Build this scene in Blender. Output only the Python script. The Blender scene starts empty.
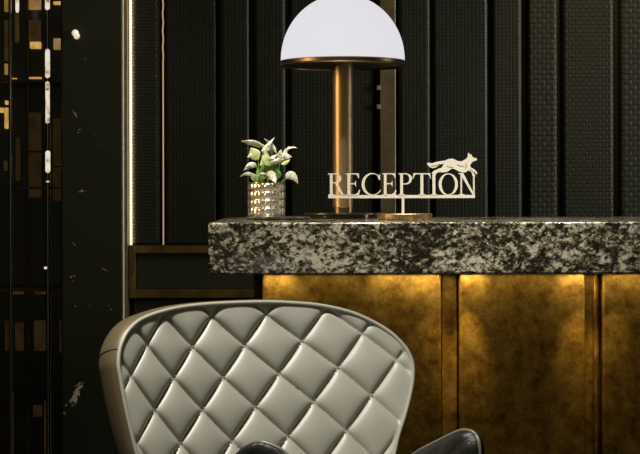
import bpy, bmesh, math, random
import numpy as np
from mathutils import Vector, Matrix, noise

random.seed(7)
SC = bpy.context.scene
COL = SC.collection
F = 1778.0            # focal length in pixels for a 640 px wide frame
YH = 190.0            # horizon row
EYE = 1.21

# ------------------------------------------------------------------ camera
cam_d = bpy.data.cameras.new('camera')
cam = bpy.data.objects.new('camera', cam_d)
COL.objects.link(cam)
cam_d.sensor_width = 36.0
cam_d.sensor_fit = 'HORIZONTAL'
cam_d.lens = F * 36.0 / 640.0
cam_d.shift_y = (YH - 227.0) / 640.0
cam_d.clip_start = 0.05
cam.location = (0, 0, EYE)
cam.rotation_euler = (math.radians(90), math.radians(0.12), 0)
SC.camera = cam

# ------------------------------------------------------------------ world, room lamps and added lights, exposure
SC.view_settings.view_transform = 'Standard'
SC.view_settings.look = 'None'
SC.view_settings.exposure = 0.0
SC.view_settings.gamma = 1.0
SC.view_settings.use_curve_mapping = False

world = bpy.data.worlds.new('world')
SC.world = world
world.use_nodes = True
bg = world.node_tree.nodes['Background']
bg.inputs[0].default_value = (1.0, 0.93, 0.62, 1)
bg.inputs[1].default_value = 0.08


def area(name, loc, target, sx, sy, power, color, spread=180):
    d = bpy.data.lights.new(name, 'AREA')
    d.shape = 'RECTANGLE'
    d.size, d.size_y = sx, sy
    d.energy = power
    d.color = color
    d.spread = math.radians(spread)
    o = bpy.data.objects.new(name, d)
    COL.objects.link(o)
    o.location = loc
    o.rotation_euler = (Vector(target) - Vector(loc)).to_track_quat('-Z', 'Y').to_euler()
    return o


def spot(name, loc, target, power, color, angle=40, blend=0.6, radius=0.04):
    d = bpy.data.lights.new(name, 'SPOT')
    d.energy = power
    d.color = color
    d.spot_size = math.radians(angle)
    d.spot_blend = blend
    d.shadow_soft_size = radius
    o = bpy.data.objects.new(name, d)
    COL.objects.link(o)
    o.location = loc
    o.rotation_euler = (Vector(target) - Vector(loc)).to_track_quat('-Z', 'Y').to_euler()
    return o


spot('ceiling_downlight', (-0.66, 2.68, 2.72), (-0.17, 3.50, 0.86), 285, (1.0, 0.98, 0.92), 33, 0.35, 0.10)
spot('counter_downlight', (-0.1, 4.32, 2.95), (-0.05, 4.95, 1.08), 290, (1.0, 0.95, 0.83), 56, 0.9, 0.05)
spot('counter_downlight', (0.85, 4.32, 2.95), (0.85, 4.95, 1.08), 265, (1.0, 0.95, 0.83), 56, 0.9, 0.05)
area('right_side_light', (3.4, 5.4, 1.9), (0.3, 7.0, 1.6), 0.7, 1.8, 13, (0.95, 0.97, 0.95), 60)  # unseen cool light from the right, added for the panel-edge highlights
area('lobby_warm_light', (-2.6, 4.3, 1.9), (0.0, 5.4, 1.45), 0.4, 0.9, 1.5, (1.0, 0.70, 0.36), 24)
area('counter_linear_light', (0.75, 4.80, 2.98), (0.75, 4.80, 0.0), 2.8, 0.07, 6.0, (1.0, 0.95, 0.84), 70)
spot('corner_fill', (-0.72, 6.25, 3.0), (-0.775, 6.92, 1.35), 9, (1.0, 0.86, 0.58), 34, 0.9, 0.04)  # unseen spot added to brighten the corner trim strips
spot('wall_downlight', (1.1, 6.62, 3.0), (1.05, 7.0, 2.05), 60, (1.0, 0.66, 0.28), 44, 0.9, 0.03)

# ------------------------------------------------------------------ helpers


def P(px, py, D):
    return Vector(((px - 320.0) / F * D, D, EYE + (YH - py) / F * D))


def X(px, D):
    return (px - 320.0) / F * D


def Z(py, D):
    return EYE + (YH - py) / F * D


def box(bm, x0, x1, y0, y1, z0, z1):
    v = [bm.verts.new(c) for c in ((x0, y0, z0), (x1, y0, z0), (x1, y1, z0), (x0, y1, z0),
                                   (x0, y0, z1), (x1, y0, z1), (x1, y1, z1), (x0, y1, z1))]
    fs = [(0, 3, 2, 1), (4, 5, 6, 7), (0, 1, 5, 4), (1, 2, 6, 5), (2, 3, 7, 6), (3, 0, 4, 7)]
    return [bm.faces.new([v[i] for i in f]) for f in fs]


def prism(bm, pts, y0, y1, side_mat=0):
    """pts: list of (x, z); the front face looks to -y"""
    a = sum(p[0] * q[1] - q[0] * p[1] for p, q in zip(pts, pts[1:] + pts[:1]))
    if a < 0:
        pts = pts[::-1]
    f = [bm.verts.new((x, y0, z)) for x, z in pts]
    b = [bm.verts.new((x, y1, z)) for x, z in pts]
    bm.faces.new(f)
    bm.faces.new(b[::-1])
    n = len(pts)
    for i in range(n):
        j = (i + 1) % n
        q = bm.faces.new([f[j], f[i], b[i], b[j]])
        q.material_index = side_mat


def lathe(bm, prof, c, n=48, close=True):
    cx, cy = c
    rings = []
    for r, z in prof:
        if r < 1e-6:
            rings.append([bm.verts.new((cx, cy, z))])
        else:
            rings.append([bm.verts.new((cx + r * math.cos(2 * math.pi * i / n), cy + r * math.sin(2 * math.pi * i / n), z)) for i in range(n)])
    for A, B in zip(rings, rings[1:]):
        for i in range(n):
            j = (i + 1) % n
            if len(A) == 1 and len(B) == 1:
                continue
            if len(A) == 1:
                bm.faces.new([A[0], B[j], B[i]])
            elif len(B) == 1:
                bm.faces.new([A[i], A[j], B[0]])
            else:
                bm.faces.new([A[i], A[j], B[j], B[i]])


def tube(bm, pts, r, n=8, closed=False):
    pts = [Vector(p) for p in pts]
    m = len(pts)
    rad = r if isinstance(r, (list, tuple)) else [r] * m
    rings = []
    prev = None
    for i in range(m):
        if closed:
            d = pts[(i + 1) % m] - pts[i - 1]
        else:
            d = pts[min(i + 1, m - 1)] - pts[max(i - 1, 0)]
        d.normalize()
        if prev is None:
            u = d.orthogonal().normalized()
        else:
            u = (prev - d * prev.dot(d)).normalized()
        prev = u
        w = d.cross(u)
        rings.append([bm.verts.new(pts[i] + (u * math.cos(2 * math.pi * k / n) + w * math.sin(2 * math.pi * k / n)) * rad[i]) for k in range(n)])
    R = range(m) if closed else range(m - 1)
    for i in R:
        A, B = rings[i], rings[(i + 1) % m]
        for k in range(n):
            l = (k + 1) % n
            bm.faces.new([A[k], A[l], B[l], B[k]])
    if not closed:
        bm.faces.new(rings[0][::-1])
        bm.faces.new(rings[-1])


def obj(name, bm, mats, parent=None, smooth=False, bevel=0.0, segs=2, fix=True):
    if fix:
        bmesh.ops.recalc_face_normals(bm, faces=bm.faces)
    me = bpy.data.meshes.new(name)
    o = bpy.data.objects.new(name, me)
    COL.objects.link(o)
    if parent is not None:
        off = Vector(parent.location)
        q = parent.parent
        while q is not None:
            off += Vector(q.location)
            q = q.parent
        bmesh.ops.translate(bm, vec=-off, verts=bm.verts)
        o.parent = parent
    bm.to_mesh(me)
    bm.free()
    for m in (mats if isinstance(mats, (list, tuple)) else [mats]):
        me.materials.append(m)
    if smooth:
        for p in me.polygons:
            p.use_smooth = True
        if smooth == 'auto':
            bpy.context.view_layer.objects.active = o
            me.set_sharp_from_angle(angle=math.radians(38))
    if bevel:
        b = o.modifiers.new('bevel', 'BEVEL')
        b.width = bevel
        b.segments = segs
        b.limit_method = 'ANGLE'
        b.angle_limit = math.radians(40)
    return o


def thing(name, loc, label, cat, group=None):
    o = bpy.data.objects.new(name, None)
    o.empty_display_size = 0.05
    COL.objects.link(o)
    o.location = loc
    tag(o, label, cat, group)
    return o


def tag(o, label, cat, group=None):
    o['label'] = label
    o['category'] = cat
    if group:
        o['group'] = group
    return o


def struct(o):
    o['kind'] = 'structure'
    return o


# ------------------------------------------------------------------ materials
def base_mat(name, color, rough=0.5, metal=0.0, spec=0.5, emis=None, estr=0.0):
    m = bpy.data.materials.new(name)
    m.use_nodes = True
    nt = m.node_tree
    b = nt.nodes['Principled BSDF']
    b.inputs['Base Color'].default_value = (*color, 1)
    b.inputs['Roughness'].default_value = rough
    b.inputs['Metallic'].default_value = metal
    b.inputs['Specular IOR Level'].default_value = spec
    if emis:
        b.inputs['Emission Color'].default_value = (*emis, 1)
        b.inputs['Emission Strength'].default_value = estr
    return m, nt, b


def nd(nt, kind, **kw):
    n = nt.nodes.new(kind)
    for k, v in kw.items():
        if k in n.inputs:
            n.inputs[k].default_value = v
        else:
            setattr(n, k, v)
    return n


def ramp(nt, fac, stops):
    r = nt.nodes.new('ShaderNodeValToRGB')
    el = r.color_ramp.elements
    while len(el) < len(stops):
        el.new(0.5)
    for e, (p, c) in zip(el, stops):
        e.position = p
        e.color = (*c, 1)
    nt.links.new(fac, r.inputs[0])
    return r.outputs[0]


def coords(nt, scale=(1, 1, 1), rot=(0, 0, 0)):
    t = nt.nodes.new('ShaderNodeTexCoord')
    mp = nt.nodes.new('ShaderNodeMapping')
    mp.inputs['Scale'].default_value = scale
    mp.inputs['Rotation'].default_value = rot
    nt.links.new(t.outputs['Object'], mp.inputs[0])
    return mp.outputs[0]


def noise_col(name, stops, scale=8, detail=6, rough=0.5, metal=0.0, spec=0.5, bump=0.0, bscale=None, stretch=(1, 1, 1), nrough=0.6, distort=0.0, bdist=0.002):
    m, nt, b = base_mat(name, stops[0][1], rough, metal, spec)
    v = coords(nt, stretch)
    n = nd(nt, 'ShaderNodeTexNoise', Scale=scale, Detail=detail, Roughness=nrough, Distortion=distort)
    nt.links.new(v, n.inputs['Vector'])
    nt.links.new(ramp(nt, n.outputs['Fac'], stops), b.inputs['Base Color'])
    if bump:
        n2 = nd(nt, 'ShaderNodeTexNoise', Scale=bscale or scale, Detail=4, Roughness=0.6)
        nt.links.new(v, n2.inputs['Vector'])
        bp = nd(nt, 'ShaderNodeBump', Strength=bump, Distance=bdist)
        nt.links.new(n2.outputs['Fac'], bp.inputs['Height'])
        nt.links.new(bp.outputs[0], b.inputs['Normal'])
    return m


def leather_weave(name, cell_x, cell_z, strength, rough, offset=0.5, col=(0.017, 0.0165, 0.0075)):
    """woven leather: alternating strips raised over one another"""
    m, nt, b = base_mat(name, col, rough, 0.0, 0.28)
    v = coords(nt, (1, 1, 1), (math.radians(-90), 0, 0))
    br = nd(nt, 'ShaderNodeTexBrick')
    br.offset = offset
    br.inputs['Scale'].default_value = 1.0
    br.inputs['Brick Width'].default_value = cell_x
    br.inputs['Row Height'].default_value = cell_z
    br.inputs['Mortar Size'].default_value = min(cell_x, cell_z) * 0.28
    br.inputs['Mortar Smooth'].default_value = 1.0
    br.inputs['Color1'].default_value = (1, 1, 1, 1)
    br.inputs['Color2'].default_value = (0.75, 0.75, 0.75, 1)
    br.inputs['Mortar'].default_value = (0, 0, 0, 1)
    nt.links.new(v, br.inputs['Vector'])
    bp = nd(nt, 'ShaderNodeBump', Strength=strength, Distance=0.004)
    nt.links.new(br.outputs['Color'], bp.inputs['Height'])
    nt.links.new(bp.outputs[0], b.inputs['Normal'])
    mx = nd(nt, 'ShaderNodeMixRGB')
    mx.inputs[1].default_value = (col[0] * 0.6, col[1] * 0.6, col[2] * 0.6, 1)
    mx.inputs[2].default_value = (col[0] * 1.25, col[1] * 1.25, col[2] * 1.3, 1)
    nt.links.new(br.outputs['Color'], mx.inputs[0])
    nt.links.new(mx.outputs[0], b.inputs['Base Color'])
    return m


def granite():
    m, nt, b = base_mat('granite', (0.2, 0.2, 0.15), 0.09, 0.0, 0.6)
    L = nt.links
    v = coords(nt, (1, 1, 1.3), (0, 0.55, 0))
    warp = nd(nt, 'ShaderNodeTexNoise', Scale=11.0, Detail=4.0, Roughness=0.6)
    L.new(v, warp.inputs['Vector'])
    add = nd(nt, 'ShaderNodeVectorMath', operation='MULTIPLY_ADD')
    L.new(warp.outputs['Color'], add.inputs[0])
    add.inputs[1].default_value = (0.035, 0.035, 0.035)
    L.new(v, add.inputs[2])
    n1 = nd(nt, 'ShaderNodeTexNoise', Scale=48.0, Detail=8.0, Roughness=0.70, Distortion=0.15)
    L.new(add.outputs[0], n1.inputs['Vector'])
    n2 = nd(nt, 'ShaderNodeTexNoise', Scale=6.5, Detail=3.0, Roughness=0.6, Distortion=0.6)
    L.new(v, n2.inputs['Vector'])
    # crystals: every cell a tone of its own, at two sizes
    prev = None
    for sc_, wgt in ((70.0, 0.24), (165.0, 0.20)):
        vo = nd(nt, 'ShaderNodeTexVoronoi', Scale=sc_, feature='F1', distance='MANHATTAN')
        L.new(add.outputs[0], vo.inputs['Vector'])
        sep = nd(nt, 'ShaderNodeSeparateColor')
        L.new(vo.outputs['Color'], sep.inputs[0])
        ma = nd(nt, 'ShaderNodeMath', operation='MULTIPLY_ADD')
        L.new(sep.outputs[0], ma.inputs[0])
        ma.inputs[1].default_value = wgt
        if prev is None:
            s1 = nd(nt, 'ShaderNodeMath', operation='MULTIPLY_ADD')
            L.new(n2.outputs['Fac'], s1.inputs[0])
            s1.inputs[1].default_value = 0.58
            L.new(n1.outputs['Fac'], s1.inputs[2])
            L.new(s1.outputs[0], ma.inputs[2])
        else:
            L.new(prev, ma.inputs[2])
        prev = ma.outputs[0]
    s2 = nd(nt, 'ShaderNodeMath', operation='MULTIPLY')
    L.new(prev, s2.inputs[0])
    s2.inputs[1].default_value = 0.762
    c = ramp(nt, s2.outputs[0], [(0.640, (0.010, 0.009, 0.006)), (0.736, (0.035, 0.029, 0.018)), (0.792, (0.13, 0.11, 0.072)),
                                 (0.856, (0.36, 0.32, 0.235)), (0.920, (0.60, 0.54, 0.43))])
    L.new(c, b.inputs['Base Color'])
    return m


def black_marble():
    m, nt, b = base_mat('black_marble', (0.02, 0.02, 0.012), 0.12, 0.0, 0.3)
    L = nt.links
    v = coords(nt)
    n1 = nd(nt, 'ShaderNodeTexNoise', Scale=2.3, Detail=6.0, Roughness=0.62, Distortion=1.2)
    L.new(v, n1.inputs['Vector'])
    a = nd(nt, 'ShaderNodeMath', operation='SUBTRACT'); L.new(n1.outputs['Fac'], a.inputs[0]); a.inputs[1].default_value = 0.5
    ab = nd(nt, 'ShaderNodeMath', operation='ABSOLUTE'); L.new(a.outputs[0], ab.inputs[0])
    lt = nd(nt, 'ShaderNodeMath', operation='LESS_THAN'); L.new(ab.outputs[0], lt.inputs[0]); lt.inputs[1].default_value = 0.006
    n2 = nd(nt, 'ShaderNodeTexNoise', Scale=16.0, Detail=4.0, Roughness=0.6)
    L.new(v, n2.inputs['Vector'])
    gt = nd(nt, 'ShaderNodeMath', operation='GREATER_THAN'); L.new(n2.outputs['Fac'], gt.inputs[0]); gt.inputs[1].default_value = 0.66
    mu = nd(nt, 'ShaderNodeMath', operation='MULTIPLY'); L.new(lt.outputs[0], mu.inputs[0]); L.new(gt.outputs[0], mu.inputs[1])
    mx = nd(nt, 'ShaderNodeMixRGB')
    mx.inputs[1].default_value = (0.031, 0.031, 0.017, 1)
    mx.inputs[2].default_value = (0.75, 0.66, 0.46, 1)
    # one pale broken vein low on the pier
    mp = nd(nt, 'ShaderNodeMapping', vector_type='TEXTURE')
    tc = nd(nt, 'ShaderNodeTexCoord')
    L.new(tc.outputs['Object'], mp.inputs['Vector'])
    mp.inputs['Location'].default_value = P(74, 396, 6.85)
    mp.inputs['Rotation'].default_value = (0, math.radians(28), 0)
    mp.inputs['Scale'].default_value = (0.026, 0.05, 0.125)
    gr = nd(nt, 'ShaderNodeTexGradient', gradient_type='SPHERICAL')
    L.new(mp.outputs[0], gr.inputs[0])
    n3 = nd(nt, 'ShaderNodeTexNoise', Scale=55.0, Detail=5.0, Roughness=0.7)
    L.new(v, n3.inputs['Vector'])
    pr_ = nd(nt, 'ShaderNodeMath', operation='MULTIPLY_ADD')
    L.new(gr.outputs['Fac'], pr_.inputs[0]); pr_.inputs[1].default_value = 0.35
    L.new(n3.outputs['Fac'], pr_.inputs[2])
    g2 = nd(nt, 'ShaderNodeMath', operation='GREATER_THAN'); L.new(pr_.outputs[0], g2.inputs[0]); g2.inputs[1].default_value = 0.715
    mxx = nd(nt, 'ShaderNodeMath', operation='MAXIMUM'); L.new(mu.outputs[0], mxx.inputs[0]); L.new(g2.outputs[0], mxx.inputs[1])
    L.new(mxx.outputs[0], mx.inputs[0])
    L.new(mx.outputs[0], b.inputs['Base Color'])
    return m


def brushed(name, col, rough, streak=0.25):
    m, nt, b = base_mat(name, col, rough, 1.0)
    v = coords(nt, (160, 160, 1.2))
    n = nd(nt, 'ShaderNodeTexNoise', Scale=1.0, Detail=4, Roughness=0.6)
    nt.links.new(v, n.inputs['Vector'])
    c0 = tuple(c * (1 - streak) for c in col)
    c1 = tuple(min(1, c * (1 + streak)) for c in col)
    nt.links.new(ramp(nt, n.outputs['Fac'], [(0.3, c0), (0.7, c1)]), b.inputs['Base Color'])
    return m


M = {}
M['granite'] = granite()
M['marble'] = black_marble()
M['floor'] = noise_col('dark_floor_stone', [(0.3, (0.012, 0.011, 0.008)), (0.7, (0.03, 0.027, 0.018))], 3, rough=0.35)
M['wall_dark'] = base_mat('dark_wall_paint', (0.030, 0.030, 0.016), 0.7, 0, 0.2)[0]
M['weave'] = leather_weave('fine_woven_leather', 0.0145, 0.0145, 0.25, 0.45, 0.0)
M['basket'] = leather_weave('basket_woven_leather', 0.034, 0.020, 0.36, 0.50, 0.5)
M['basket2'] = leather_weave('small_basket_woven_leather', 0.026, 0.016, 0.25, 0.46, 0.5)
M['basket3'] = leather_weave('tight_basket_woven_leather', 0.020, 0.013, 0.35, 0.48, 0.5)
M['bronze'] = noise_col('patinated_bronze', [(0.36, (0.10, 0.042, 0.002)), (0.5, (0.31, 0.160, 0.012)), (0.62, (0.50, 0.30, 0.05))], 20, 12, 0.5, 0.5, 0.5,
                        bump=0.25, bscale=90, nrough=0.78, distort=0.1, bdist=0.001)
_b = M['bronze'].node_tree.nodes['Principled BSDF']; _b.inputs['Coat Weight'].default_value = 0.12; _b.inputs['Coat Roughness'].default_value = 0.45
M['bronze_dark'] = noise_col('dark_bronze', [(0.3, (0.085, 0.045, 0.008)), (0.7, (0.24, 0.135, 0.03))], 14, 6, 0.45, 0.45)
M['bronze_strip'] = noise_col('aged_bronze_strip', [(0.3, (0.14, 0.095, 0.045)), (0.7, (0.25, 0.18, 0.095))], 18, 6, 0.45, 0.7)
M['brass'] = base_mat('brass', (0.52, 0.37, 0.17), 0.28, 1.0)[0]
M['brass_brushed'] = brushed('brushed_brass', (0.33, 0.235, 0.12), 0.44)
M['antique'] = base_mat('antique_brass', (0.19, 0.135, 0.07), 0.32, 1.0)[0]
M['pale_metal'] = base_mat('pale_champagne_metal', (0.95, 0.84, 0.64), 0.35, 0.1)[0]
M['steel'] = base_mat('polished_steel', (0.45, 0.45, 0.42), 0.15, 1.0)[0]
M['black_gloss'] = base_mat('black_lacquer', (0.03, 0.03, 0.016), 0.15, 0.0, 0.5)[0]
M['ivory'] = base_mat('ivory_enamel', (0.47, 0.445, 0.39), 0.35, 0.0, 0.5)[0]
M['ivory_edge'] = base_mat('brass_cut_edge', (0.50, 0.32, 0.12), 0.35, 0.6)[0]
M['opal'] = base_mat('lit_opal_glass', (0.02, 0.02, 0.02), 0.35, 0, 0.0, (0.745, 0.725, 0.775), 1.0)[0]
M['led'] = base_mat('lit_led_profile', (0.5, 0.5, 0.4), 0.4, 0, 0.2, (1.0, 0.88, 0.62), 1.15)[0]
M['gold_edge_glow'] = base_mat('glowing_gold_edge', (0.3, 0.2, 0.08), 0.4, 0, 0.2, (1.0, 0.66, 0.24), 0.42)[0]  # sheen of a lit gold edge put into emission
M['glint_glow'] = base_mat('glowing_glint', (0.5, 0.5, 0.4), 0.3, 0, 0.3, (1.0, 0.86, 0.66), 0.8)[0]  # glints and lamp reflections put into emission
_nt = M['glint_glow'].node_tree
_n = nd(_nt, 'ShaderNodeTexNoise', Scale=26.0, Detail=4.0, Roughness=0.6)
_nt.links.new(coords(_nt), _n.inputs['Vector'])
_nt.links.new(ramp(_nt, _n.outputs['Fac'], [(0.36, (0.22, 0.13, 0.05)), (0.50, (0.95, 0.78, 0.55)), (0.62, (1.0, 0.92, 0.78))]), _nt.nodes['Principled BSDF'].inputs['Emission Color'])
M['amber_refl_glow'] = base_mat('glowing_amber_reflection', (0.05, 0.03, 0.01), 0.3, 0, 0.3, (1.0, 0.52, 0.14), 0.016)[0]  # reflected amber light put into emission
M['gold_lit'] = noise_col('bright_gold_leaf', [(0.3, (0.5, 0.3, 0.08)), (0.7, (0.9, 0.65, 0.3))], 60, 5, 0.35, 0.8)
M['leather'] = noise_col('taupe_leather', [(0.3, (0.39, 0.375, 0.30)), (0.7, (0.43, 0.41, 0.335))], 5, 3, 0.42, 0, 0.45, bump=0.10, bscale=220, bdist=0.001)
M['leather_shell'] = noise_col('tan_leather', [(0.3, (0.115, 0.085, 0.042)), (0.7, (0.145, 0.108, 0.056))], 6, 3, 0.4, 0, 0.45, bump=0.10, bscale=220, bdist=0.001)
M['leather_dark'] = noise_col('black_leather', [(0.3, (0.011, 0.0105, 0.007)), (0.7, (0.018, 0.017, 0.012))], 10, 3, 0.42, 0, 0.28, bump=0.8, bscale=24, bdist=0.008)
M['piping'] = base_mat('taupe_piping', (0.40, 0.37, 0.29), 0.4)[0]
M['piping_dark'] = base_mat('grey_piping', (0.15, 0.14, 0.11), 0.35)[0]
M['thread'] = base_mat('pale_thread', (0.30, 0.27, 0.20), 0.7)[0]
M['seam'] = base_mat('dark_seam', (0.03, 0.025, 0.015), 0.7)[0]
M['leg'] = base_mat('black_wood', (0.02, 0.018, 0.012), 0.4)[0]
M['soil'] = noise_col('potting_soil', [(0.3, (0.02, 0.013, 0.008)), (0.7, (0.06, 0.04, 0.025))], 80, 4, 0.9)
M['stem'] = base_mat('green_stem', (0.16, 0.30, 0.06), 0.5)[0]
M['leaf_white'] = noise_col('silver_leaf', [(0.38, (0.22, 0.30, 0.14)), (0.48, (0.62, 0.61, 0.54)), (0.7, (0.74, 0.72, 0.66))], 70, 3, 0.45)
M['leaf_mottled'] = noise_col('mottled_grey_leaf', [(0.35, (0.13, 0.15, 0.09)), (0.5, (0.36, 0.36, 0.28)), (0.65, (0.62, 0.60, 0.52))], 110, 3, 0.45)
M['leaf_pale'] = noise_col('pale_green_leaf', [(0.35, (0.26, 0.38, 0.12)), (0.6, (0.48, 0.52, 0.28))], 40, 3, 0.45)
M['leaf_green'] = noise_col('green_leaf', [(0.35, (0.05, 0.14, 0.02)), (0.65, (0.15, 0.27, 0.05))], 50, 3, 0.45)
M['pot'] = noise_col('mercury_glass', [(0.35, (0.62, 0.54, 0.40)), (0.6, (0.82, 0.77, 0.66))], 30, 3, 0.26, 0.9, 0.6)

# ------------------------------------------------------------------ room shell
WD = 7.0                                # the leather wall
bm = bmesh.new(); box(bm, -3.2, 3.75, -1.0, 7.35, -0.1, 0.0)
struct(obj('floor', bm, M['floor']))

bm = bmesh.new(); box(bm, X(122, WD) - 0.02, 3.6, WD + 0.012, WD + 0.18, 0.0, 3.0)
wall = struct(obj('wall_back', bm, M['wall_dark']))

ZD = Z(245, WD)                         # top of the bronze dado
panels = [(134, 160, .050, 'basket3'), (165.5, 217.5, .030, 'weave'), (220.5, 250, .045, 'weave'), (254.5, 286, .050, 'weave'),
          (289.5, 376, .030, 'weave'), (398.5, 430, .045, 'weave'), (433, 488, .030, 'weave'), (491.5, 521.5, .045, 'weave'),
          (527, 556.5, .050, 'basket'), (562, 613.5, .030, 'basket2'), (618.5, 672, .050, 'basket'), (676, 730, .03, 'weave'),
          (734, 790, .045, 'weave'), (794, 850, .03, 'weave')]
for a, b_, proud, tx in panels:
    bm = bmesh.new()
    box(bm, X(a, WD), X(b_, WD), WD - proud * 0.7, WD + 0.07, ZD, 2.98)
    o = obj('leather_panel', bm, M[tx], wall, smooth='auto', bevel=0.014, segs=4)
# thin brass beads between some of the panels
for px, w, mk in ((252.4, 1.2, 'bronze_dark'), (288, 1.0, 'bronze_dark'), (524.2, 1.2, 'bronze_strip')):
    bm = bmesh.new()
    pts = []
    n = 60
    for i in range(n + 1):
        z = ZD + (2.98 - ZD) * i / n
        pts.append((X(px, WD) + 0.0012 * math.sin(i * 1.9) * (1 if mk == 'gold_lit' else 0), WD + 0.0, z))
    tube(bm, pts, w / 2 / F * WD, 8)
    obj('bead', bm, M[mk], wall, smooth=True)

# bronze upright beside the lamp
bm = bmesh.new(); box(bm, X(380, 6.96), X(396, 6.96), 6.96, 7.07, ZD, 2.98)
struct(obj('trim_1', bm, M['bronze_strip'], bevel=0.003))
bm = bmesh.new()
for y in (86, 105):
    box(bm, X(377, 6.94), X(380.5, 6.94), 6.955, 7.05, Z(y + 4, 6.94), Z(y - 1, 6.94))
obj('hinge', bm, M['brass'], bpy.data.objects['trim_1'], bevel=0.001)

# bronze dado: frame and recessed dark panel
bm = bmesh.new()
DZ0, DZ1 = Z(297, WD), ZD
xl, xr = X(130, WD), 3.5
box(bm, xl, xr, WD - 0.045, WD + 0.07, Z(252.5, WD), DZ1)
box(bm, xl, xr, WD - 0.045, WD + 0.07, DZ0, Z(288.5, WD))
box(bm, xl, X(136, WD), WD - 0.0455, WD + 0.07, DZ0, DZ1)
box(bm, xl, xr, WD + 0.0, WD + 0.07, DZ0 + 0.001, DZ1 - 0.001)
struct(obj('trim_2', bm, M['bronze_dark'], bevel=0.0015))
bm = bmesh.new(); box(bm, X(137, WD), xr, WD - 0.012, WD + 0.0, Z(287.5, WD), Z(253.5, WD))
obj('inset_panel', bm, M['wall_dark'], bpy.data.objects['trim_2'])
bm = bmesh.new(); box(bm, X(134, WD), xr, WD + 0.0, WD + 0.07, 0.0, DZ0 - 0.005)
obj('lower_panel', bm, M['wall_dark'], bpy.data.objects['trim_2'])

# polished steel and brass strips at the corner, then the lit profile
bm = bmesh.new(); box(bm, X(122, 6.9), X(123.4, 6.9), 6.9, 7.1, 0, 3.0)
struct(obj('trim_3', bm, M['pale_metal'], bevel=0.0015))
bm = bmesh.new(); box(bm, X(124.2, 6.93), X(127.4, 6.93), 6.93, 7.1, 0, 3.0)
struct(obj('trim_4', bm, M['bronze_strip'], bevel=0.003))
bm = bmesh.new()
box(bm, X(129.6, 6.95), X(131.3, 6.95), 6.95, 6.99, ZD + 0.003, 2.97)
ls = obj('glow_strip', bm, M['led'])
tag(ls, 'tall thin glowing warm light strip at the left edge of the woven leather wall', 'light strip')
bm = bmesh.new()
pts = [(X(163.3 + 0.35 * math.sin(i * 1.7) * (i > 40), 6.96), 6.96, ZD + 0.003 + (2.95 - ZD) * i / 110) for i in range(111)]
tube(bm, pts, [(0.0026 if i < 55 else 0.0017 + 0.0006 * math.sin(i * 2.3)) for i in range(111)], 8)
ls = obj('glow_strip', bm, M['gold_edge_glow'], smooth=True)  # gold panel edge catching light, its sheen built as a glowing bead
tag(ls, 'hair-thin wavering gold edge between two dark leather wall panels, its lit sheen built in as glow', 'light strip')
bm = bmesh.new()
for i in range(150):
    z = ZD + 0.01 + i * 0.0135
    tube(bm, [(X(132.6, 6.945), 6.945, z), (X(133.6, 6.945), 6.945, z + 0.009)], 0.003, 6)
obj('stitching', bm, M['gold_lit'], wall, smooth=True)

# black marble pier and the side return of the wall
bm = bmesh.new(); box(bm, X(62, 6.85), X(121.6, 6.85), 6.85, 7.15, 0, 3.0)
struct(obj('wall_left', bm, M['marble'], bevel=0.002))

bm = bmesh.new(); box(bm, -3.2, -3.05, 0.8, 7.35, 0, 3.0)
struct(obj('wall_side', bm, M['wall_dark']))
bm = bmesh.new(); box(bm, 3.6, 3.75, 0.8, 7.2, 0, 3.0)
struct(obj('wall_right', bm, M['wall_dark']))

# ------------------------------------------------------------------ reception desk
CF, CB = 4.8, 5.75
ZT, ZB = Z(222.5, CF), Z(274.5, CF)
XL = X(208, CF)
bm = bmesh.new(); box(bm, XL, 2.3, CF, CB, ZB, ZT)
top = obj('stone_countertop', bm, M['granite'], smooth='auto', bevel=0.005, segs=3)
tag(top, 'thick mottled black and beige granite countertop of the reception desk', 'countertop')

BF = 4.95
desk = thing('reception_desk', (X(262, BF), BF, 0), 'reception desk front of glowing patinated bronze panels under the granite top', 'reception desk')
bm = bmesh.new(); box(bm, X(262, BF) + 0.005, 2.2, BF + 0.05, CB - 0.1, 0.0, ZB - 0.002)
obj('carcass', bm, M['wall_dark'], desk)
bm = bmesh.new(); box(bm, X(252.5, BF), X(262, BF) - 0.001, BF + 0.06, CB - 0.15, 0.0, ZB - 0.003)
obj('end_panel', bm, M['wall_dark'], desk, bevel=0.002)
for a, b_ in ((262, 441), (459, 585), (602.5, 760), (778, 920)):
    bm = bmesh.new()
    box(bm, X(a, BF), X(b_, BF), BF, BF + 0.055, 0.06, ZB - 0.003)
    obj('front_panel', bm, M['bronze'], desk, smooth='auto', bevel=0.006, segs=3)
for a, b_, inner in ((441, 459, ()), (585, 602.5, (594.5,)), (760, 778, ())):
    bm = bmesh.new()
    box(bm, X(a, BF) + 0.003, X(b_, BF) - 0.003, BF + 0.034, BF + 0.058, 0.06, ZB - 0.003)
    for c in inner:
        box(bm, X(c, BF), X(c + 4, BF), BF + 0.016, BF + 0.036, 0.06, ZB - 0.003)
    obj('pilaster', bm, M['bronze'], desk, smooth='auto', bevel=0.003)
bm = bmesh.new(); box(bm, X(262, BF) + 0.02, 2.18, BF + 0.02, BF + 0.06, 0.0, 0.058)
obj('plinth', bm, M['black_gloss'], desk)
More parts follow.
